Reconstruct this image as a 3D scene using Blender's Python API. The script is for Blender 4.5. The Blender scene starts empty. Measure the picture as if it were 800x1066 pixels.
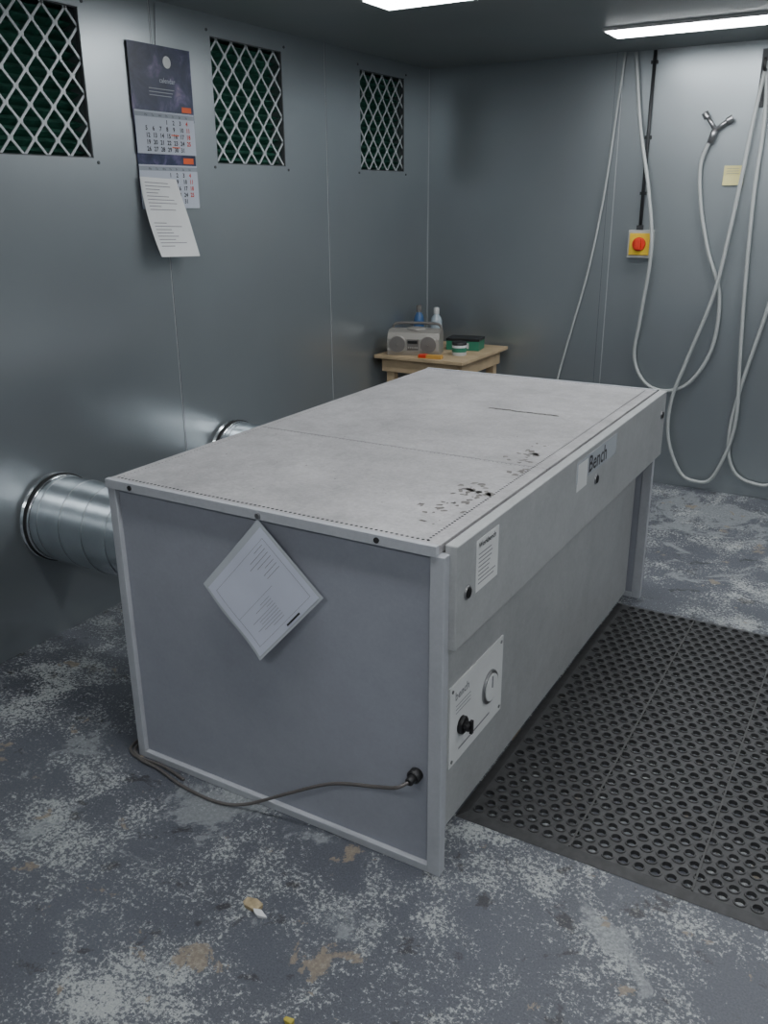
import bpy, math, random
from mathutils import Vector, Matrix
random.seed(7)
SC=bpy.context.scene
COL=SC.collection

# ------------------------------------------------------------------ materials
def mat_new(name):
    m=bpy.data.materials.new(name); m.use_nodes=True
    nt=m.node_tree; b=nt.nodes['Principled BSDF']
    return m,nt,b
def simple(name,col,rough=.5,metal=0.,spec=.5,noise=0.,nscale=20.,bump=0.,alpha=1.,emit=None,trans=0.):
    m,nt,b=mat_new(name)
    b.inputs['Base Color'].default_value=(*col,1)
    b.inputs['Roughness'].default_value=rough
    b.inputs['Metallic'].default_value=metal
    b.inputs['Specular IOR Level'].default_value=spec
    b.inputs['Transmission Weight'].default_value=trans
    b.inputs['Alpha'].default_value=alpha
    if emit:
        b.inputs['Emission Color'].default_value=(*emit[0],1); b.inputs['Emission Strength'].default_value=emit[1]
    if noise or bump:
        tc=nt.nodes.new('ShaderNodeTexCoord'); nz=nt.nodes.new('ShaderNodeTexNoise')
        nz.inputs['Scale'].default_value=nscale; nz.inputs['Detail'].default_value=6
        nt.links.new(tc.outputs['Object'],nz.inputs['Vector'])
        if noise:
            r=nt.nodes.new('ShaderNodeValToRGB')
            r.color_ramp.elements[0].position=.3; r.color_ramp.elements[1].position=.7
            r.color_ramp.elements[0].color=(*[c*(1-noise) for c in col],1)
            r.color_ramp.elements[1].color=(*[min(1,c*(1+noise)) for c in col],1)
            nt.links.new(nz.outputs['Fac'],r.inputs['Fac']); nt.links.new(r.outputs['Color'],b.inputs['Base Color'])
        if bump:
            bp=nt.nodes.new('ShaderNodeBump'); bp.inputs['Strength'].default_value=bump; bp.inputs['Distance'].default_value=.004
            nt.links.new(nz.outputs['Fac'],bp.inputs['Height']); nt.links.new(bp.outputs['Normal'],b.inputs['Normal'])
    return m

def N(nt,t,**kw):
    n=nt.nodes.new(t)
    for k,v in kw.items():
        if k in n.inputs: n.inputs[k].default_value=v
        else: setattr(n,k,v)
    return n
def ramp(nt,fac,stops,interp='LINEAR'):
    r=nt.nodes.new('ShaderNodeValToRGB'); cr=r.color_ramp; cr.interpolation=interp
    while len(cr.elements)<len(stops): cr.elements.new(.5)
    for e,(p,c) in zip(cr.elements,stops):
        e.position=p; e.color=(*c,1) if len(c)==3 else c
    nt.links.new(fac,r.inputs['Fac']); return r.outputs['Color']
def mix(nt,f,a,b,mode='MIX'):
    m=nt.nodes.new('ShaderNodeMix'); m.data_type='RGBA'; m.blend_type=mode
    for s,v in ((m.inputs[0],f),(m.inputs[6],a),(m.inputs[7],b)):
        if hasattr(v,'is_linked'): nt.links.new(v,s)
        elif isinstance(v,(int,float)): s.default_value=v
        else: s.default_value=(*v,1)
    return m.outputs[2]
def noise(nt,vec,scale,detail=5,rough=.55,dist=0.):
    n=N(nt,'ShaderNodeTexNoise'); n.inputs['Scale'].default_value=scale; n.inputs['Detail'].default_value=detail
    n.inputs['Roughness'].default_value=rough; n.inputs['Distortion'].default_value=dist
    nt.links.new(vec,n.inputs['Vector']); return n.outputs['Fac']

def steel_wall(name,base,rough,metal=.8):
    m,nt,b=mat_new(name)
    tc=N(nt,'ShaderNodeTexCoord'); V=tc.outputs['Object']
    n1=noise(nt,V,.9,1,.4); n3=noise(nt,V,3.5,2,.45)
    lo=tuple(c*.95 for c in base); hi=tuple(c*1.05 for c in base)
    c=ramp(nt,n1,[(.3,lo),(.7,hi)])
    c2=ramp(nt,n3,[(.35,(.97,.97,.97)),(.65,(1,1,1))])
    c=mix(nt,1.,c,c2,'MULTIPLY')
    nt.links.new(c,b.inputs['Base Color'])
    b.inputs['Metallic'].default_value=metal
    b.inputs['Roughness'].default_value=rough
    bp=N(nt,'ShaderNodeBump'); bp.inputs['Strength'].default_value=.25; bp.inputs['Distance'].default_value=.05
    nt.links.new(n1,bp.inputs['Height']); nt.links.new(bp.outputs['Normal'],b.inputs['Normal'])
    return m
M_wall=steel_wall('galvanised_steel_wall',(.36,.395,.415),.31,.72)
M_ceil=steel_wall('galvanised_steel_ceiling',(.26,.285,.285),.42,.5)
M_seam=simple('seam_light',(.52,.54,.55),.4,.5)
M_seamd=simple('seam_dark',(.09,.095,.10),.6)
M_rivet=simple('rivet',(.3,.3,.3),.4,.8)

# floor
def floor_mat():
    m,nt,b=mat_new('worn_painted_concrete')
    tc=N(nt,'ShaderNodeTexCoord'); V=tc.outputs['Object']
    big=noise(nt,V,1.6,5,.6,.3); med=noise(nt,V,3.6,9,.75,.3); fine=noise(nt,V,95,8,.8); vf=noise(nt,V,210,4,.7)
    mp=N(nt,'ShaderNodeMapping'); mp.inputs['Location'].default_value=(13.1,4.7,0); nt.links.new(V,mp.inputs['Vector'])
    tanN=noise(nt,mp.outputs[0],6.5,7,.66,.4); strk=noise(nt,mp.outputs[0],2.0,10,.74,.7)
    base=ramp(nt,big,[(.3,(.062,.069,.092)),(.7,(.108,.118,.150))])
    base=mix(nt,.5,base,ramp(nt,vf,[(.3,(.045,.05,.065)),(.75,(.19,.195,.205))]))
    add=N(nt,'ShaderNodeMath',operation='ADD'); nt.links.new(fine,add.inputs[0])
    mul=N(nt,'ShaderNodeMath',operation='MULTIPLY'); nt.links.new(med,mul.inputs[0]); mul.inputs[1].default_value=.85
    nt.links.new(mul.outputs[0],add.inputs[1])
    sc=N(nt,'ShaderNodeMath',operation='MULTIPLY'); nt.links.new(add.outputs[0],sc.inputs[0]); sc.inputs[1].default_value=.5
    sp=ramp(nt,sc.outputs[0],[(.483,(0,0,0)),(.503,(1,1,1))])
    spc=ramp(nt,vf,[(.3,(.27,.29,.30)),(.7,(.52,.54,.53))])
    c=mix(nt,sp,base,spc)
    st=ramp(nt,strk,[(.56,(0,0,0)),(.59,(.8,.8,.8))])
    c=mix(nt,st,c,ramp(nt,fine,[(.3,(.15,.165,.18)),(.7,(.37,.39,.40))]))
    tn=ramp(nt,tanN,[(.63,(0,0,0)),(.642,(.85,.85,.85))])
    c=mix(nt,tn,c,ramp(nt,fine,[(.3,(.17,.14,.11)),(.7,(.34,.29,.22))]))
    dk=ramp(nt,noise(nt,mp.outputs[0],8,5,.65,.3),[(.60,(1,1,1)),(.65,(.5,.48,.46))])
    c=mix(nt,1.,c,dk,'MULTIPLY')
    nt.links.new(c,b.inputs['Base Color'])
    nt.links.new(ramp(nt,med,[(.3,(.28,)*3),(.7,(.55,)*3)]),b.inputs['Roughness'])
    bp=N(nt,'ShaderNodeBump'); bp.inputs['Strength'].default_value=.35; bp.inputs['Distance'].default_value=.004
    nt.links.new(add.outputs[0],bp.inputs['Height']); nt.links.new(bp.outputs['Normal'],b.inputs['Normal'])
    return m
M_floor=floor_mat()

def bench_paint(name,base,amt,rough=.45):
    m,nt,b=mat_new(name)
    tc=N(nt,'ShaderNodeTexCoord'); V=tc.outputs['Object']
    n1=noise(nt,V,3,6,.65,.4); n2=noise(nt,V,90,5,.7); n3=noise(nt,V,14,7,.7,.3)
    c=ramp(nt,n1,[(.3,tuple(x*(1-amt) for x in base)),(.7,tuple(min(1,x*(1+amt)) for x in base))])
    c=mix(nt,1.,c,ramp(nt,n2,[(.35,(1-amt,)*3),(.65,(1,1,1))]),'MULTIPLY')
    c=mix(nt,1.,c,ramp(nt,n3,[(.35,(1-amt*.9,)*3),(.6,(1,1,1))]),'MULTIPLY')
    nt.links.new(c,b.inputs['Base Color']); b.inputs['Roughness'].default_value=rough
    return m
M_bp=bench_paint('bench_end_paint',(.33,.345,.395),.05)
M_bf=bench_paint('bench_frame_paint',(.45,.465,.50),.06)
M_bfront=bench_paint('bench_front_paint',(.42,.43,.435),.09)
M_btop=bench_paint('bench_top_worn',(.475,.465,.475),.20,.42)
M_black=simple('black_plastic',(.012,.012,.013),.45)
M_dark=simple('dark_gap',(.02,.02,.022),.8)
M_ink=simple('ink',(.03,.03,.035),.7)
M_inkg=simple('ink_grey',(.25,.25,.27),.7)
M_inkr=simple('ink_red',(.6,.06,.03),.7)
M_paper=simple('paper_white',(.72,.73,.73),.6,noise=.04,nscale=9)
M_paper2=simple('paper_bluish',(.60,.63,.74),.5,noise=.05,nscale=6)
M_sleeve=simple('plastic_sleeve',(.50,.53,.57),.18)
M_flake=simple('chipped_patch',(.17,.16,.15),.6,noise=.3,nscale=60)
M_zinc=simple('zinc_screw',(.35,.35,.36),.35,.9)

# ------------------------------------------------------------------ mesh builder
class MB:
    def __init__(s): s.v=[];s.f=[];s.m=[];s.mats=[];s.sm=[]
    def mi(s,mat):
        if mat not in s.mats: s.mats.append(mat)
        return s.mats.index(mat)
    def add(s,vs,fs,mat,smooth=False,M=None):
        o=len(s.v); i=s.mi(mat)
        s.v+= [tuple(M@Vector(p)) if M else tuple(p) for p in vs]
        for f in fs: s.f.append(tuple(o+k for k in f)); s.m.append(i); s.sm.append(smooth)
    def box(s,x0,x1,y0,y1,z0,z1,mat,M=None):
        vs=[(x,y,z) for z in (z0,z1) for y in (y0,y1) for x in (x0,x1)]
        s.add(vs,[(0,2,3,1),(4,5,7,6),(0,1,5,4),(2,6,7,3),(0,4,6,2),(1,3,7,5)],mat,False,M)
    def quad(s,o,u,v,mat):
        o,u,v=Vector(o),Vector(u),Vector(v)
        s.add([o,o+u,o+u+v,o+v],[(0,1,2,3)],mat)
    def slab(s,o,u,v,t,mat):
        o,u,v=Vector(o),Vector(u),Vector(v); n=u.cross(v).normalized()*t
        vs=[o,o+u,o+u+v,o+v]; vs=vs+[p-n for p in vs]
        s.add(vs,[(0,1,2,3),(7,6,5,4),(0,4,5,1),(1,5,6,2),(2,6,7,3),(3,7,4,0)],mat)
    def lathe(s,prof,mat,M=None,seg=32,caps=True):
        vs=[];fs=[]
        for r,z in prof:
            for k in range(seg):
                a=2*math.pi*k/seg; vs.append((r*math.cos(a),r*math.sin(a),z))
        for i in range(len(prof)-1):
            for k in range(seg):
                k2=(k+1)%seg; fs.append((i*seg+k,i*seg+k2,(i+1)*seg+k2,(i+1)*seg+k))
        s.add(vs,fs,mat,True,M)
        if caps:
            s.add(vs[:seg],[tuple(reversed(range(seg)))],mat,False,M)
            s.add(vs[-seg:],[tuple(range(seg))],mat,False,M)
    def cyl(s,c,axis,r,h,mat,seg=24,bev=0):
        M=Matrix.Translation(Vector(c))@Vector(axis).to_track_quat('Z','Y').to_matrix().to_4x4()
        p=[(r,0),(r,h)] if not bev else [(r,0),(r,h-bev),(r-bev,h)]
        s.lathe(p,mat,M,seg)
    def tube(s,pts,r,mat,seg=10,sub=8,smooth=True):
        P=[Vector(p) for p in pts]
        if smooth and len(P)>2:
            Q=[]
            E=[P[0]*2-P[1]]+P+[P[-1]*2-P[-2]]
            for i in range(1,len(E)-2):
                for k in range(sub):
                    t=k/sub; a,b,c,d=E[i-1],E[i],E[i+1],E[i+2]
                    Q.append(.5*((2*b)+(c-a)*t+(2*a-5*b+4*c-d)*t*t+(3*b-a-3*c+d)*t**3))
            Q.append(P[-1]); P=Q
        vs=[];fs=[]; up=None
        for i,p in enumerate(P):
            t=(P[min(i+1,len(P)-1)]-P[max(i-1,0)]).normalized()
            if up is None: up=t.orthogonal().normalized()
            up=(up-t*up.dot(t)).normalized(); w=t.cross(up)
            for k in range(seg):
                a=2*math.pi*k/seg; vs.append(p+(up*math.cos(a)+w*math.sin(a))*r)
        for i in range(len(P)-1):
            for k in range(seg):
                k2=(k+1)%seg; fs.append((i*seg+k,i*seg+k2,(i+1)*seg+k2,(i+1)*seg+k))
        fs.append(tuple(reversed(range(seg)))); fs.append(tuple((len(P)-1)*seg+k for k in range(seg)))
        s.add(vs,fs,mat,True)
    def text(s,body,size,o,u,v,mat,bold=0.0):
        c=bpy.data.curves.new('t','FONT'); c.body=body; c.size=size; c.resolution_u=2; c.offset=bold
        ob=bpy.data.objects.new('t',c); COL.objects.link(ob)
        dg=bpy.context.evaluated_depsgraph_get(); dg.update()
        me=bpy.data.meshes.new_from_object(ob.evaluated_get(dg))
        o,u,v=Vector(o),Vector(u).normalized(),Vector(v).normalized()
        s.add([o+u*p.co.x+v*p.co.y for p in me.vertices],[tuple(f.vertices) for f in me.polygons],mat)
        bpy.data.objects.remove(ob); bpy.data.meshes.remove(me); bpy.data.curves.remove(c)
    def obj(s,name,bevel=0,parent=None):
        me=bpy.data.meshes.new(name); me.from_pydata(s.v,[],s.f)
        for m in s.mats: me.materials.append(m)
        me.polygons.foreach_set('material_index',s.m); me.polygons.foreach_set('use_smooth',s.sm)
        me.update(); ob=bpy.data.objects.new(name,me); COL.objects.link(ob)
        if bevel:
            b=ob.modifiers.new('bevel','BEVEL'); b.width=bevel; b.segments=2; b.limit_method='ANGLE'; b.angle_limit=math.radians(50)
        if parent: ob.parent=parent
        return ob
def empty(name,loc=(0,0,0)):
    e=bpy.data.objects.new(name,None); COL.objects.link(e); return e

# ------------------------------------------------------------------ room
XL,XR,YB,YF,ZC=-2.67,1.9,5.08,-2.3,2.32
T=.10
b=MB(); b.box(XL-T,XR+T,YF-T,YB+T,-.1,0,M_floor); b.obj('floor')
b=MB(); b.box(XL-T,XR+T,YF-T,YB+T,ZC,ZC+.1,M_ceil)
b.obj('ceiling')
wins=[(1.95,2.44),(3.13,3.62),(4.30,4.775)]
b=MB()
b.box(XL-T,XL,YF,YB,0,1.75,M_wall); b.box(XL-T,XL,YF,YB,2.24,ZC,M_wall)
ys=[YF]+[y for w in wins for y in w[:2]]+[YB]
for i in range(0,len(ys),2): b.box(XL-T,XL,ys[i],ys[i+1],1.75,2.24,M_wall)
for y in (-.9,.3,1.55,2.785,3.97):
    b.box(XL,XL+.0015,y,y+.004,0,ZC,M_seam); b.box(XL,XL+.0012,y+.004,y+.007,0,ZC,M_seamd)
b.obj('wall_left')
b=MB(); b.box(XL,XR,YB,YB+T,0,ZC,M_wall)
for x in (-1.545,-.27,.95):
    b.box(x,x+.035,YB-.003,YB,0,ZC,M_wall); b.box(x-.002,x,YB-.0015,YB,0,ZC,M_seamd); b.box(x+.035,x+.038,YB-.002,YB,0,ZC,M_seam)
b.box(XL,XL+.004,YB-.004,YB,0,ZC,M_seam)
b.obj('wall_back')
b=MB(); b.box(XR,XR+T,YF,YB,0,ZC,M_wall); b.obj('wall_right')
b=MB(); b.box(XL,XR,YF-T,YF,0,ZC,M_wall); b.obj('wall_front')

# vent grilles
M_filt=simple('green_filter',(.04,.17,.12),.8,noise=.4,nscale=30)
M_filtd=simple('green_filter_dark',(.004,.015,.010),.9)
M_lat=simple('grille_metal',(.56,.60,.61),.4,.2)
def grille(y0,y1,z0,z1):
    b=MB()
    b.box(XL-.095,XL-.085,y0,y1,z0,z1,M_filtd)
    n=15; dz=(z1-z0)/n
    for i in range(n):
        z=z0+i*dz
        b.add([(XL-.085,y0,z),(XL-.085,y1,z),(XL-.035,y1,z+dz*.5),(XL-.035,y0,z+dz*.5),(XL-.085,y1,z+dz),(XL-.085,y0,z+dz)],
              [(0,1,2,3),(3,2,4,5)],M_filt)
    W=.098;Hh=.107; w=.0085
    xs=XL-.012
    def clipseg(p,q):
        t0,t1=0,1; d=(q[0]-p[0],q[1]-p[1])
        for pp,qq in ((-d[0],p[0]-y0),(d[0],y1-p[0]),(-d[1],p[1]-z0),(d[1],z1-p[1])):
            if pp==0: continue
            r=qq/pp
            if pp<0: t0=max(t0,r)
            else: t1=min(t1,r)
        return (t0,t1) if t0<t1 else None
    for sgn in (1,-1):
        for k in range(-8,16):
            ya=y0+k*W; p=(ya,z0) ; q=(ya+sgn*W/Hh*(z1-z0),z1)
            c=clipseg(p,q)
            if not c: continue
            P=[(p[0]+(q[0]-p[0])*t,p[1]+(q[1]-p[1])*t) for t in c]
            d=Vector((P[1][0]-P[0][0],P[1][1]-P[0][1])).normalized(); nn=Vector((-d.y,d.x))*w/2
            vs=[]
            for x in (xs,xs+.004):
                vs+=[(x,P[0][0]+nn.x,P[0][1]+nn.y),(x,P[1][0]+nn.x,P[1][1]+nn.y),(x,P[1][0]-nn.x,P[1][1]-nn.y),(x,P[0][0]-nn.x,P[0][1]-nn.y)]
            b.add(vs,[(0,1,2,3),(7,6,5,4),(0,4,5,1),(1,5,6,2),(2,6,7,3),(3,7,4,0)],M_lat)
    i=0
    while i*Hh/2<=(z1-z0):
        z=z0+i*Hh/2; off=0 if i%2==0 else W/2
        y=y0+off
        while y<=y1+1e-4:
            if y-.012>y0 and y+.012<y1 and z-.01>z0 and z+.01<z1: b.box(xs-.001,xs+.005,y-.010,y+.010,z-.005,z+.005,M_lat)
            y+=W
        i+=1
    e=.004
    b.box(XL-.02,XL-.002,y0,y0+e,z0,z1,M_seamd);b.box(XL-.02,XL-.002,y1-e,y1,z0,z1,M_seamd)
    b.box(XL-.02,XL-.002,y0,y1,z0,z0+e,M_seamd);b.box(XL-.02,XL-.002,y0,y1,z1-e,z1,M_seamd)
    for yy in (y0-.02,y1+.02):
        for zz in (z0-.015,z1+.02): b.cyl((XL,yy,zz),(1,0,0),.006,.003,M_seamd,10)
    b.obj('vent_grille')
for w in wins: grille(w[0],w[1],1.75,2.24)

# ceiling lights, plus unseen fill strips added on the right side
M_em=simple('light_diffuser',(1,1,1),.5,emit=((.96,.985,1.0),22.))
M_fix=simple('light_housing',(.6,.6,.6),.5)
def lamp(x0,x1,y0,y1):
    b=MB(); z=ZC
    b.box(x0,x1,y0,y1,z-.012,z,M_fix)
    b.box(x0+.012,x1-.012,y0+.012,y1-.012,z-.016,z-.011,M_em)
    b.obj('ceiling_light')
lamp(-1.40,-.05,4.34,4.56)
lamp(-1.98,-.63,3.19,3.41)
lamp(.3,1.65,3.19,3.41)  # unseen strip, added as fill from the right
lamp(-1.6,-.25,1.2,1.42)
lamp(.3,1.65,1.2,1.42)  # unseen strip, added to brighten the bench front
lamp(-1.6,-.25,-.7,-.48)
lamp(.3,1.65,-.7,-.48)  # unseen right-side fill strip, added behind the camera
w=bpy.data.worlds.new('World'); SC.world=w; w.use_nodes=True
w.node_tree.nodes['Background'].inputs[0].default_value=(.5,.55,.6,1); w.node_tree.nodes['Background'].inputs[1].default_value=.1

# ------------------------------------------------------------------ bench
bench=empty('downdraft_bench')
X0,X1,Y0,Y1,ZT=-1.81,-.778,1.573,3.463,.887
b=MB()
for (ya,yb,ins) in ((Y0,Y0+.03,1),(Y1-.03,Y1,-1)):
    b.box(X0,X0+.028,ya,yb,0,ZT-.022,M_bf)
    b.box(X1-.036,X1,ya,yb,0,ZT-.022,M_bf)
    b.box(X0+.028,X1-.036,ya,yb,0,.022,M_bf)
    yi=ya+.014 if ins>0 else ya+.006
    b.box(X0+.028,X1-.036,yi,yi+.01,.022,ZT-.02,M_bp)
b.obj('end_frames',.002,bench)
b=MB()
b.box(X0,X0+.012,Y0+.03,Y1-.03,.03,ZT-.02,M_bp)
b.box(X0,-.86,Y0+.03,Y1-.03,.05,.06,M_bp)
b.obj('back_panel',0,bench)
b=MB()
b.box(-.852,-.84,Y0+.03,Y1-.03,.02,.64,M_bfront)
b.box(-.852,-.792,Y0+.03,Y1-.03,.64,ZT-.025,M_bfront)
b.box(-.83,-.785,1.69,1.73,.612,.645,M_black); b.box(-.83,-.785,2.55,2.59,.612,.645,M_black)
b.obj('lower_front_panel',0,bench)
b=MB()
b.box(X0-.003,-.797,Y0-.004,Y0+.012,ZT-.024,ZT+.002,M_bf)
b.box(X0-.003,-.797,Y0+.012,2.242,ZT-.022,ZT,M_btop)
b.box(X0-.003,-.797,2.247,Y1-.012,ZT-.022,ZT,M_btop)
b.box(X0-.003,-.797,Y1-.012,Y1+.004,ZT-.024,ZT+.002,M_bf)
b.box(X0,-.80,Y0+.03,Y1-.03,ZT-.03,ZT-.021,M_dark)
b.obj('worktop',.0012,bench)
b=MB()
def dot(x,y,r=.0032):
    b.add([(x+r*math.cos(a*math.pi/3),y+r*math.sin(a*math.pi/3),ZT+.0006) for a in range(6)],[tuple(range(6))],M_dark)
x=X0+.02
while x<-.82: dot(x,Y0+.026,.0044); x+=.0135
y=Y0+.03
while y<Y1-.03: dot(-.835,y,.0038); dot(X0+.022,y,.002); y+=.0135
x=X0+.03
while x<-.84: dot(x,2.236,.002); dot(x,Y1-.03,.002); x+=.0135
def flake(cx,cy,r,z=ZT+.0008,mat=M_flake,el=1.,ang=0):
    n=9; ca,sa=math.cos(ang),math.sin(ang); vs=[]
    for k in range(n):
        a=2*math.pi*k/n; rr=r*random.uniform(.45,1.15); px=rr*math.cos(a)*el; py=rr*math.sin(a)
        vs.append((cx+px*ca-py*sa,cy+px*sa+py*ca,z))
    b.add(vs,[tuple(range(n))],mat)
for cx,cy,n,sp in ((-.89,1.93,34,.055),(-.90,2.35,20,.05),(-.86,2.2,6,.03),(-.90,1.80,14,.05)):
    for i in range(n): flake(min(-.845,random.gauss(cx,sp*.5)),random.gauss(cy,sp*1.1),random.uniform(.004,.014),el=random.uniform(.5,1.6),ang=random.uniform(0,3))
for i in range(30):
    t=i/29; flake(-1.24+.25*t,2.86+random.gauss(0,.003),random.uniform(.005,.008),el=2,ang=0)
for i in range(90): flake(random.uniform(-1.7,-.85),random.uniform(1.7,3.3),random.uniform(.001,.0035))
b.obj('perforations_and_chips',0,bench)
b=MB(); FX=-.760
b.box(FX-.03,FX,1.598,3.472,.628,ZT-.001,M_bfront)
b.obj('front_flap',.003,bench)
b=MB()
def lock(y,z,x=FX):
    b.cyl((x,y,z),(1,0,0),.017,.004,M_zinc,24,.001); b.cyl((x+.003,y,z),(1,0,0),.013,.003,M_black,20); b.box(x+.006,x+.008,y-.002,y+.002,z-.009,z+.009,M_dark)
lock(1.655,.755); lock(2.60,.765); lock(3.42,.80)
E=FX+.001
b.box(FX,E,1.70,1.825,.735,.865,M_paper)
b.text('Workbench',.02,(E+.0006,1.71,.843),(0,1,0),(0,0,1),M_ink,.0003)
for i in range(8):
    wdt=random.uniform(.06,.10); b.quad((E+.0006,1.71,.826-i*.0105),(0,wdt,0),(0,0,.003),M_inkg)
b.box(FX,E,2.40,2.80,.80,.868,M_sleeve)
b.text('Bench',.075,(E+.0006,2.51,.809),(0,1,0),(0,0,1),M_ink,.001)
b.box(FX,E+.0002,2.41,2.50,.775,.86,M_paper)
PX=-.84
b.box(PX,PX+.004,1.735,2.075,.195,.435,M_paper)
b.text('bench',.035,(PX+.0046,1.765,.385),(0,1,0),(0,0,1),M_inkg,.0004)
for i in range(3): b.quad((PX+.0046,1.77,.365-i*.011),(0,.09,0),(0,0,.0025),M_inkg)
b.cyl((PX+.004,1.985,.315),(1,0,0),.050,.006,M_zinc,36,.002); b.cyl((PX+.009,1.985,.315),(1,0,0),.04,.004,M_paper,36)
b.box(PX+.013,PX+.015,1.983,1.987,.315,.35,M_inkg)
b.cyl((PX+.004,1.805,.295),(1,0,0),.025,.012,M_black,30,.003); b.cyl((PX+.014,1.805,.295),(1,0,0),.014,.018,M_black,20,.003)
b.box(PX+.03,PX+.038,1.80,1.81,.277,.315,M_black)
b.quad((PX+.0046,1.79,.225),(0,.20,0),(0,0,.006),M_inkg)
for yy,zz in ((1.75,.42),(2.06,.42),(1.75,.21),(2.06,.21)): b.cyl((PX+.004,yy,zz),(1,0,0),.005,.002,M_zinc,12)
b.obj('labels_and_controls',0,bench)
b=MB()
for x in (X0+.09,X1-.17): b.cyl((x,Y0-.004,ZT-.011),(0,-1,0),.007,.003,M_dark,14)
b.cyl((-1.285,Y0-.004,.875),(0,-1,0),.007,.006,M_zinc,14)
b.obj('screws',0,bench)

# document in sleeve, hanging rotated from the screw
b=MB()
top=Vector((-1.283,Y0-.006,.868)); u=Vector((.745,0,-.667)); v=Vector((-.667,0,-.745))
wv,hv=.252,.285
def P(a,c,o): return top+u*a+v*c+Vector((0,-o,0))
def lf(a,c): return .004+.022*(a*a*c)+.006*math.sin(a*5)*c+.012*max(0,c-.6)
def sheet(a0,a1,c0,c1,off,mat,n=8):
    vs=[];fs=[]
    for i in range(n+1):
        for j in range(n+1):
            a=a0+(a1-a0)*i/n;c=c0+(c1-c0)*j/n; vs.append(P(a*wv,c*hv,lf(a,c)+off))
    for i in range(n):
        for j in range(n): fs.append((i*(n+1)+j,i*(n+1)+j+1,(i+1)*(n+1)+j+1,(i+1)*(n+1)+j))
    b.add(vs,fs,mat,True)
sheet(0,1,0,1,0,M_sleeve,10)
sheet(.07,.97,.03,.97,.0014,M_paper2,10)
for a0,a1,c0,c1 in ((.16,.9,.09,.094),(.16,.9,.9,.904),(.16,.163,.09,.9),(.897,.9,.09,.9),(.55,.553,.35,.9)): sheet(a0,a1,c0,c1,.0024,M_inkg,10)
for i in range(7): sheet(.2+i*.045,.2+i*.045+.005,.14,.14+random.uniform(.12,.3),.0024,M_inkg,4)
for i in range(9): sheet(.6+i*.03,.6+i*.03+.004,.45,.45+random.uniform(.1,.38),.0024,M_inkg,4)
sheet(.93,.95,.3,.5,.0024,M_ink,3)
b.obj('document_sleeve')

# power cable
M_cable=simple('cable_grey',(.11,.10,.095),.5)
b=MB()
b.cyl((-.85,Y0+.012,.275),(0,-1,0),.018,.022,M_black,20,.004)
b.cyl((-.85,Y0-.008,.275),(0,-1,0),.011,.022,M_black,16,.003)
b.tube([(-.85,Y0-.025,.275),(-.875,Y0-.045,.262),(-.94,Y0-.03,.23),(-1.08,Y0-.02,.18),(-1.22,Y0-.025,.10),(-1.36,Y0-.04,.02),(-1.45,Y0-.06,.0065),(-1.58,Y0-.055,.0065),(-1.70,Y0-.03,.0065),(-1.80,Y0-.015,.0065),(-1.85,Y0+.06,.0065),(-1.86,Y0+.4,.0065),(-1.87,Y0+1.0,.0065)],.0047,M_cable,10)
b.tube([(-1.60,Y0-.03,.006),(-1.70,Y0-.012,.006),(-1.83,Y0-.01,.006),(-1.87,Y0+.1,.006),(-1.89,Y0+.6,.006)],.0045,M_cable,8)
b.obj('power_cable')

# ducts
M_duct=simple('galvanised_duct',(.76,.80,.83),.2,1.,noise=.08,nscale=14)
M_ductr=simple('duct_seam',(.40,.43,.46),.35,1.)
def duct(yc,zc,r=.160):
    b=MB(); M=Matrix.Translation((XL,yc,zc))@Matrix.Rotation(math.pi/2,4,'Y')
    L=X0-XL-.002
    b.lathe([(r,0),(r,L)],M_duct,M,64,False)
    turns=L/.115; pts=[]
    for i in range(int(turns*40)+1):
        a=2*math.pi*i/40; pts.append(M@Vector(((r+.0003)*math.cos(a),(r+.0003)*math.sin(a),L*i/(turns*40))))
    pts=[p for p in pts if XL+.004<p.x<X0-.004]
    b.tube(pts,.0026,M_ductr,6,1,False)
    b.lathe([(r+.001,0),(r+.009,0),(r+.009,.003),(r+.004,.004),(r+.004,.035),(r+.001,.037)],M_duct,M,64,False)
    b.lathe([(r+.003,.016),(r+.009,.017),(r+.009,.030),(r+.003,.031)],M_dark,M,64,False)
    b.lathe([(r+.001,L-.04),(r+.006,L-.04),(r+.006,L-.002)],M_duct,M,64,False)
    b.obj('ventilation_duct')
duct(2.065,.472); duct(3.10,.455)

# calendar
def calprint():
    m,nt,b=mat_new('calendar_print'); tc=N(nt,'ShaderNodeTexCoord'); V=tc.outputs['Object']
    c=ramp(nt,noise(nt,V,9,5,.6,.8),[(.38,(.012,.02,.06)),(.52,(.03,.04,.10)),(.62,(.10,.09,.20)),(.72,(.30,.22,.30))])
    nt.links.new(c,b.inputs['Base Color']); b.inputs['Roughness'].default_value=.35; return m
M_navy=calprint()
M_or=simple('orange_tag',(.75,.12,.03),.5)
M_cal=simple('calendar_paper',(.50,.54,.62),.6)
M_calg=simple('calendar_grey',(.30,.33,.38),.6)
b=MB(); cx=XL+.004
def cslab(y0,y1,z0,z1,x,mat): b.slab((x,y0,z0),(0,y1-y0,0),(0,0,z1-z0),.0015,mat)
ca,cb=2.655,2.985
cslab(ca-.005,cb+.005,1.90,2.165,cx+.004,M_navy)
cslab(ca,cb,1.57,1.905,cx,M_navy)
cslab(ca,cb,1.775,1.93,cx+.006,M_cal)
cslab(ca,cb,1.57,1.735,cx+.004,M_cal)
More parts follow.
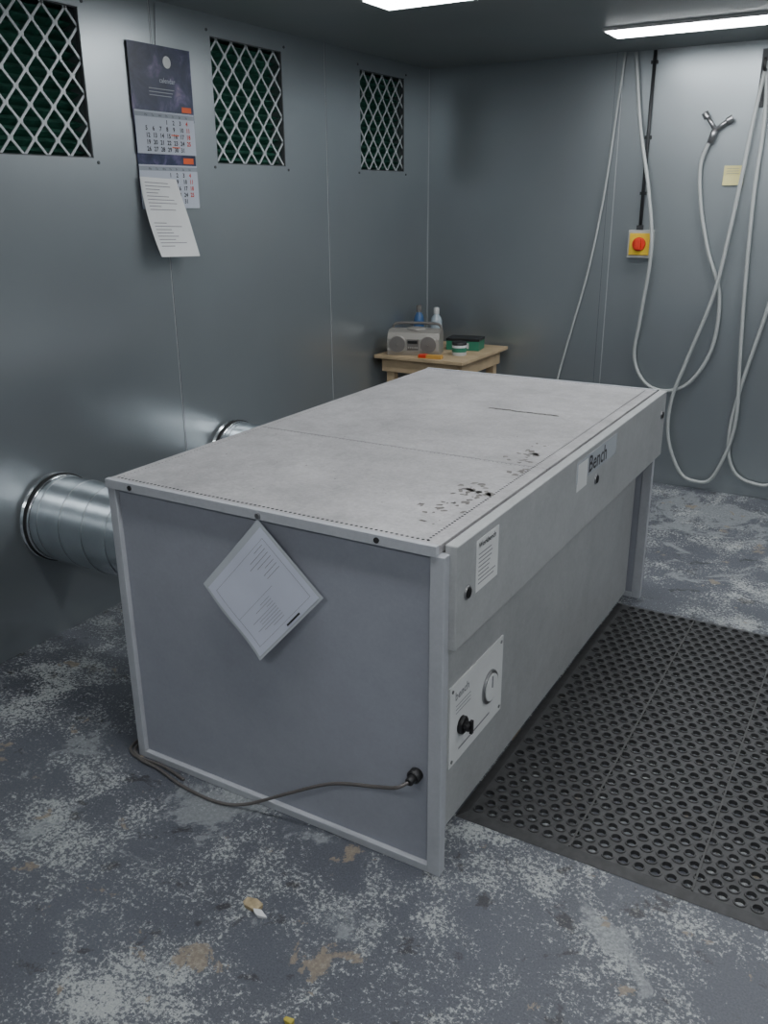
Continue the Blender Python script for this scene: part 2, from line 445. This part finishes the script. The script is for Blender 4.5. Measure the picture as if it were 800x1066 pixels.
def month(z1,z0,x):
    b.quad((x,ca,z1-.022),(0,cb-ca,0),(0,0,.016),M_calg)
    for i,t in enumerate('Mo Tu We Th Fr Sa Su'.split()): b.text(t,.012,(x+.0005,ca+.05+i*.038,z1-.019),(0,1,0),(0,0,1),M_ink)
    for r_ in range(5):
        for c_ in range(7):
            k=r_*7+c_-2
            if 1<=k<=31: b.text(str(k),.023,(x+.0005,ca+.05+c_*.038,z1-.045-r_*.025),(0,1,0),(0,0,1),M_inkr if c_>5 else M_ink,.0006)
month(1.93,1.775,cx+.0066); month(1.735,1.57,cx+.0046)
b.quad((cx+.0046,ca+.265,1.935),(0,.055,0),(0,0,.02),M_or); b.quad((cx+.0016,ca+.255,1.742),(0,.06,0),(0,0,.022),M_or)
b.quad((cx+.0072,ca+.19,1.80),(0,.045,0),(0,0,.004),M_or);b.quad((cx+.0072,ca+.19,1.845),(0,.045,0),(0,0,.004),M_or)
b.add([(cx+.0046,ca+.20+.022*math.cos(a*math.pi/10),2.11+.022*math.sin(a*math.pi/10)) for a in range(20)],[tuple(range(20))],M_paper)
b.text('calendar',.026,(cx+.0046,ca+.15,2.035),(0,1,0),(0,0,1),M_cal)
for i in range(3): b.quad((cx+.0046,ca+.09,2.01-i*.012),(0,random.uniform(.12,.2),0),(0,0,.003),M_calg)
b.tube([(cx,ca+.15,2.165),(cx,ca+.165,2.31)],.0015,M_inkg,6,1,False)
b.obj('wall_calendar')

# curled paper note below the calendar
b=MB(); n=10;vs=[];fs=[]
def pp(s,t,o=0):
    y=2.645+.20*s+.02*t+.02*s*t; z=1.69-.30*t-.008*s
    x=XL+.016+.06*t*t+.02*math.sin(t*3)*s+o
    return (x,y,z)
for i in range(n+1):
    for j in range(n+1): vs.append(pp(j/n,i/n))
for i in range(n):
    for j in range(n):
        a=i*(n+1)+j; fs.append((a,a+n+1,a+n+2,a+1))
b.add(vs,fs,M_paper,True)
for i in range(20):
    t=.06+i*.042; l=random.uniform(.2,.75)
    if 9<=i<=11: continue
    b.add([pp(.1,t,.001),pp(.1+l,t,.001),pp(.1+l,t+.010,.001),pp(.1,t+.010,.001)],[(0,3,2,1)],M_inkg)
b.obj('paper_note')

# ------------------------------------------------------------------ back wall items
M_hose=simple('clear_hose',(.43,.455,.45),.3,0,.6)
def hose(pts,r,yoff=.03):
    b=MB(); b.tube([(p[0],YB-(p[2] if len(p)>2 else yoff),p[1]) for p in pts],r,M_hose,12,8)
    return b
hose([(-1.50,2.315),(-1.525,2.0),(-1.56,1.6),(-1.62,1.2),(-1.70,.85),(-1.76,.58),(-1.80,.35),(-1.78,.1)],.0065,.02).obj('air_line')
b=hose([(-1.44,2.31),(-1.385,1.96,.035),(-1.30,1.63,.075),(-1.255,1.33,.085),(-1.29,.96,.05),(-1.31,.74),(-1.24,.60),(-1.12,.56),(-.99,.62),(-.89,.82),(-.885,1.1),(-.97,1.33),(-1.03,1.55),(-1.055,1.75),(-1.02,1.88)],.0098,.03)
b.tube([(-1.02,YB-.03,1.86),(-1.0,YB-.03,1.93)],.016,M_zinc,12,1,False)
b.tube([(-1.0,YB-.03,1.92),(-1.045,YB-.03,1.985)],.011,M_zinc,12,1,False)
b.tube([(-1.0,YB-.03,1.92),(-.94,YB-.03,1.965)],.011,M_zinc,12,1,False)
b.cyl((-1.045,YB-.03,1.98),(-.5,0,.8),.017,.03,M_zinc,14,.002); b.cyl((-.945,YB-.03,1.96),(.8,0,.5),.017,.03,M_zinc,14,.002)
b.cyl((-1.0,YB,1.93),(0,-1,0),.008,.03,M_zinc,10)
b.obj('air_hose')
b=hose([(-.79,2.22,.045),(-.82,1.95,.05),(-.84,1.71,.05),(-.87,1.4,.055),(-.91,1.1,.06),(-1.01,.75,.06),(-1.07,.52,.06),(-1.07,.30,.05),(-.99,.11,.05),(-.90,.06,.05),(-.80,.10,.04),(-.72,.40,.04),(-.74,.8,.04),(-.76,1.15,.035),(-.775,1.6,.03),(-.77,1.95,.03),(-.79,2.22,.045)],.0098)
b.box(-.82,-.76,YB-.012,YB,2.02,2.28,M_seamd); b.tube([(-.79,YB-.005,2.19),(-.79,YB-.09,2.18),(-.79,YB-.10,2.23)],.008,M_black,10,6)
b.obj('air_hose')
b=hose([(-.55,2.1),(-.58,1.5),(-.63,1.08),(-.72,.60),(-.745,.32),(-.70,.15),(-.60,.09),(-.48,.12),(-.42,.4),(-.46,1.0),(-.52,1.6),(-.55,2.1)],.0098,.028)
b.box(-.58,-.52,YB-.012,YB,2.02,2.2,M_seamd); b.tube([(-.55,YB-.005,2.075),(-.55,YB-.06,2.065),(-.55,YB-.07,2.11)],.008,M_black,10,6)
b.obj('air_hose')
# conduit and switch
M_cond=simple('conduit_dark',(.03,.032,.035),.5)
b=MB(); b.tube([(-1.345,YB-.012,2.315),(-1.345,YB-.012,1.9),(-1.345,YB-.012,1.44)],.009,M_cond,12,1,False)
for z in (2.26,1.9,1.62): b.box(-1.362,-1.328,YB-.016,YB,z-.008,z+.008,M_cond)
b.box(-1.36,-1.33,YB-.03,YB,1.432,1.455,M_cond)
b.obj('cable_conduit')
M_yel=simple('yellow_plastic',(.75,.50,.03),.45); M_red=simple('red_plastic',(.65,.04,.015),.4); M_box=simple('grey_enclosure',(.42,.42,.40),.5)
b=MB(); b.box(-1.395,-1.265,YB-.055,YB,1.285,1.43,M_box); b.box(-1.385,-1.275,YB-.062,YB-.055,1.30,1.415,M_yel)
b.cyl((-1.33,YB-.062,1.358),(0,-1,0),.036,.01,M_red,32,.002); b.box(-1.345,-1.315,YB-.098,YB-.07,1.33,1.386,M_red)
b.obj('isolator_switch',.003)
b=MB()
M_post=simple('note_yellow',(.62,.57,.26),.7)
vs=[(-.94,YB-.002,1.75),(-.84,YB-.002,1.75),(-.84,YB-.004,1.70),(-.94,YB-.004,1.70),(-.84,YB-.012,1.655),(-.94,YB-.012,1.655)]
b.add(vs,[(3,2,1,0),(5,4,2,3)],M_post)
for i in range(3): b.quad((-.925,YB-.0045,1.735-i*.012),(.06,0,0),(0,0,.002),M_inkg)
b.obj('sticky_note')

# ------------------------------------------------------------------ side table and things on it
M_wood=simple('raw_pine',(.48,.36,.22),.6,noise=.15,nscale=8)
TZ=.745
b=MB()
xr=-2.08
b.box(-2.65,xr,4.38,5.03,TZ-.02,TZ,M_wood)
b.box(-2.62,xr-.05,4.42,4.44,TZ-.10,TZ-.02,M_wood); b.box(-2.62,xr-.05,4.98,5.0,TZ-.10,TZ-.02,M_wood)
b.box(xr-.05,xr-.03,4.44,4.98,TZ-.10,TZ-.02,M_wood); b.box(-2.62,-2.60,4.44,4.98,TZ-.10,TZ-.02,M_wood)
for x in (-2.60,xr-.10):
    for y in (4.44,4.93): b.box(x,x+.05,y,y+.05,0,TZ-.02,M_wood)
b.box(-2.59,xr-.08,4.46,4.96,.2,.215,M_wood)
b.obj('side_table',.003)
M_silv=simple('radio_silver',(.36,.34,.31),.4,.3); M_spk=simple('speaker_cloth',(.16,.15,.14),.8)
b=MB()
R=Matrix.Translation((-2.455,4.53,TZ))@Matrix.Rotation(math.radians(18),4,'Z')@Matrix.Scale(.95,4)
prof=[(-.085,.0),(-.095,.03),(-.09,.10),(-.07,.135),(-.03,.15),(.05,.15),(.08,.13),(.085,.02),(.08,0)]
def ext(prof,x0,x1,mat,M):
    n=len(prof); vs=[(x0,p[0],p[1]) for p in prof]+[(x1,p[0],p[1]) for p in prof]
    fs=[(k,(k+1)%n,n+(k+1)%n,n+k)[::-1] for k in range(n)]+[tuple(range(n)),tuple(range(n,2*n))[::-1]]
    b.add(vs,fs,mat,False,M)
ext(prof,-.16,.16,M_silv,R)
for sx in (-.095,.095):
    MM=R@Matrix.Translation((sx,-.088,.068))@Matrix.Rotation(math.pi/2,4,'X')
    b.lathe([(.055,-.004),(.055,.008),(.049,.010)],M_silv,MM,28); b.lathe([(.048,.0105),(.03,.0115),(.012,.012),(.002,.014)],M_spk,MM,28,False)
b.box(-.035,.035,-.100,-.088,.035,.10,M_spk,R); b.box(-.03,.03,-.104,-.1,.075,.092,M_black,R)
for i in range(5): b.box(-.03+.013*i,-.021+.013*i,-.105,-.1,.045,.055,M_silv,R)
b.lathe([(.06,.15),(.058,.156),(.05,.158)],M_silv,R@Matrix.Translation((0,.01,0)),28)
pts=[R@Vector(p) for p in ((-.15,.05,.13),(-.145,.05,.165),(-.10,.05,.178),(.10,.05,.178),(.145,.05,.165),(.15,.05,.13))]
b.tube(pts,.008,M_spk,10,5)
b.obj('radio',.003)
def bottle(name,x,y,r,h,mat,cap,cr):
    b=MB(); M=Matrix.Translation((x,y,TZ))
    b.lathe([(r*.9,0),(r,.006),(r,h*.62),(r*.85,h*.72),(cr*1.05,h*.82),(cr,h*.84)],mat,M,24)
    b.lathe([(cr*1.2,h*.83),(cr*1.2,h*.98),(cr*.9,h)],cap,M,20); b.obj(name)
M_blue=simple('blue_plastic',(.05,.13,.30),.35); M_wht=simple('white_plastic',(.55,.56,.56),.35); M_clr=simple('clear_plastic',(.38,.45,.50),.2)
bottle('spray_bottle',-2.60,4.84,.032,.24,M_blue,M_spk,.014)
bottle('plastic_bottle',-2.49,4.86,.036,.23,M_clr,M_wht,.015)
M_green=simple('green_box',(.03,.20,.12),.5)
b=MB(); R2=Matrix.Translation((-2.27,4.82,TZ))@Matrix.Rotation(math.radians(10),4,'Z')
b.box(-.10,.10,-.07,.07,0,.055,M_green,R2); b.box(-.102,.102,-.072,.072,.055,.07,M_black,R2); b.box(-.06,.04,-.0735,-.07,.012,.045,M_wht,R2)
b.obj('storage_box',.003)
b=MB(); M=Matrix.Translation((-2.205,4.60,TZ))
b.lathe([(.04,0),(.042,.004),(.042,.06),(.038,.062)],M_wht,M,26); b.lathe([(.0425,.02),(.0425,.045)],M_green,M,26,False); b.lathe([(.043,.06),(.043,.075),(.038,.078)],M_black,M,26)
b.obj('tape_tin')
M_org=simple('orange_card',(.55,.30,.06),.6)
b=MB(); R3=Matrix.Translation((-2.30,4.42,TZ))@Matrix.Rotation(math.radians(8),4,'Z')
b.box(-.07,.07,-.02,.02,0,.02,M_org,R3); b.box(-.065,-.02,-.021,.021,.003,.021,M_red,R3)
b.obj('marker_box',.002)

# ------------------------------------------------------------------ rubber mat
M_rub=simple('black_rubber',(.050,.050,.052),.5,noise=.25,nscale=40)
b=MB()
mx0,mx1,my0,my1=-.845,.62,1.80,3.35; bd=.03; th=.010
cw,ch=.040,.0365; r1,r0=.0165,.0125
nx=int((mx1-mx0-2*bd)/cw); ny=int((my1-my0-2*bd)/ch)
cw=(mx1-mx0-2*bd)/(nx); ch=(my1-my0-2*bd)/ny
i_r=b.mi(M_rub)
def rectpt(a,hw,hh):
    c,s=math.cos(a),math.sin(a); k=min(hw/abs(c) if abs(c)>1e-6 else 1e9,hh/abs(s) if abs(s)>1e-6 else 1e9); return c*k,s*k
corner=math.atan2(ch/2,cw/2)
angs=sorted([corner,math.pi-corner,math.pi+corner,2*math.pi-corner]+[0,math.pi/2,math.pi,3*math.pi/2]+[math.radians(x) for x in (22,68,112,158,202,248,292,338)])
seg=len(angs)
V_=b.v;F_=b.f
for j in range(ny):
    off=cw/2 if j%2 else 0
    nn=nx-1 if j%2 else nx
    cy=my0+bd+(j+.5)*ch
    for i in range(nn):
        cx_=mx0+bd+off+(i+.5)*cw; o=len(V_)
        for a in angs:
            x,y=rectpt(a,cw/2,ch/2); V_.append((cx_+x,cy+y,th))
        for rr,z in ((r1,th),(r1-.001,th+.003),(r0,th+.003),(r0,0.0005)):
            for a in angs: V_.append((cx_+rr*math.cos(a),cy+rr*math.sin(a),z))
        for L in range(4):
            for k in range(seg):
                k2=(k+1)%seg; F_.append((o+L*seg+k,o+L*seg+k2,o+(L+1)*seg+k2,o+(L+1)*seg+k)); b.m.append(i_r); b.sm.append(False)
    if j%2:
        for xa in (mx0+bd,mx1-bd-cw/2): b.add([(xa,cy-ch/2,th),(xa+cw/2,cy-ch/2,th),(xa+cw/2,cy+ch/2,th),(xa,cy+ch/2,th)],[(0,1,2,3)],M_rub)
def fr(x0,x1,y0,y1,X0_,X1_,Y0_,Y1_):
    vs=[(x0,y0,0.001),(x1,y0,0.001),(x1,y1,0.001),(x0,y1,0.001),(X0_,Y0_,th),(X1_,Y0_,th),(X1_,Y1_,th),(X0_,Y1_,th)]
    b.add(vs,[(0,1,5,4),(1,2,6,5),(2,3,7,6),(3,0,4,7)],M_rub)
fr(mx0,mx1,my0,my1,mx0+bd,mx1-bd,my0+bd,my1-bd)
M_dust=simple('dusty_rubber',(.08,.08,.08),.7)
for x in (-.53,-.22): b.box(x-.0025,x+.0025,my0+bd,my1-bd,th,th+.0033,M_dust)
b.obj('rubber_floor_mat')

# debris
M_card=simple('debris_card',(.45,.36,.22),.8,noise=.3,nscale=60)
M_yl=simple('debris_yellow',(.50,.42,.08),.8,noise=.2,nscale=60)
def crumb(b,cx,cy,r,mat):
    n=8; top_=[];bot=[]
    for k in range(n):
        a=2*math.pi*k/n; rr=r*random.uniform(.6,1.2); top_.append((cx+rr*math.cos(a)*1.5,cy+rr*math.sin(a)*.8,random.uniform(.004,.014))); bot.append((cx+rr*math.cos(a)*1.4,cy+rr*math.sin(a)*.7,0))
    b.add(bot+top_,[tuple(range(n,2*n))]+[(k,(k+1)%n,n+(k+1)%n,n+k) for k in range(n)],mat)
b=MB(); crumb(b,-1.12,1.26,.022,M_card); crumb(b,-1.09,1.25,.012,M_paper)
b.obj('torn_card_scrap')
b=MB(); crumb(b,-.86,1.05,.010,M_yl)
b.obj('torn_card_scrap')

# ------------------------------------------------------------------ camera
f=909.0; thp=math.atan(325.6/f); a=math.radians(30.6)
h=Vector((-math.sin(a),math.cos(a),0)); R0=Vector((math.cos(a),math.sin(a),0))
fw=h*math.cos(thp)+Vector((0,0,-math.sin(thp))); U0=R0.cross(fw).normalized()
k=.0077; cxv=(R0-U0*k).normalized(); cyv=(U0+R0*k).normalized()
cam=bpy.data.cameras.new('camera'); co=bpy.data.objects.new('camera',cam); COL.objects.link(co)
M=Matrix((cxv,cyv,-fw)).transposed().to_4x4(); M.translation=(0,0,1.6); co.matrix_world=M
cam.sensor_fit='VERTICAL'; cam.sensor_height=36; cam.sensor_width=27; cam.lens=36*f/1066; cam.clip_start=.02
SC.camera=co
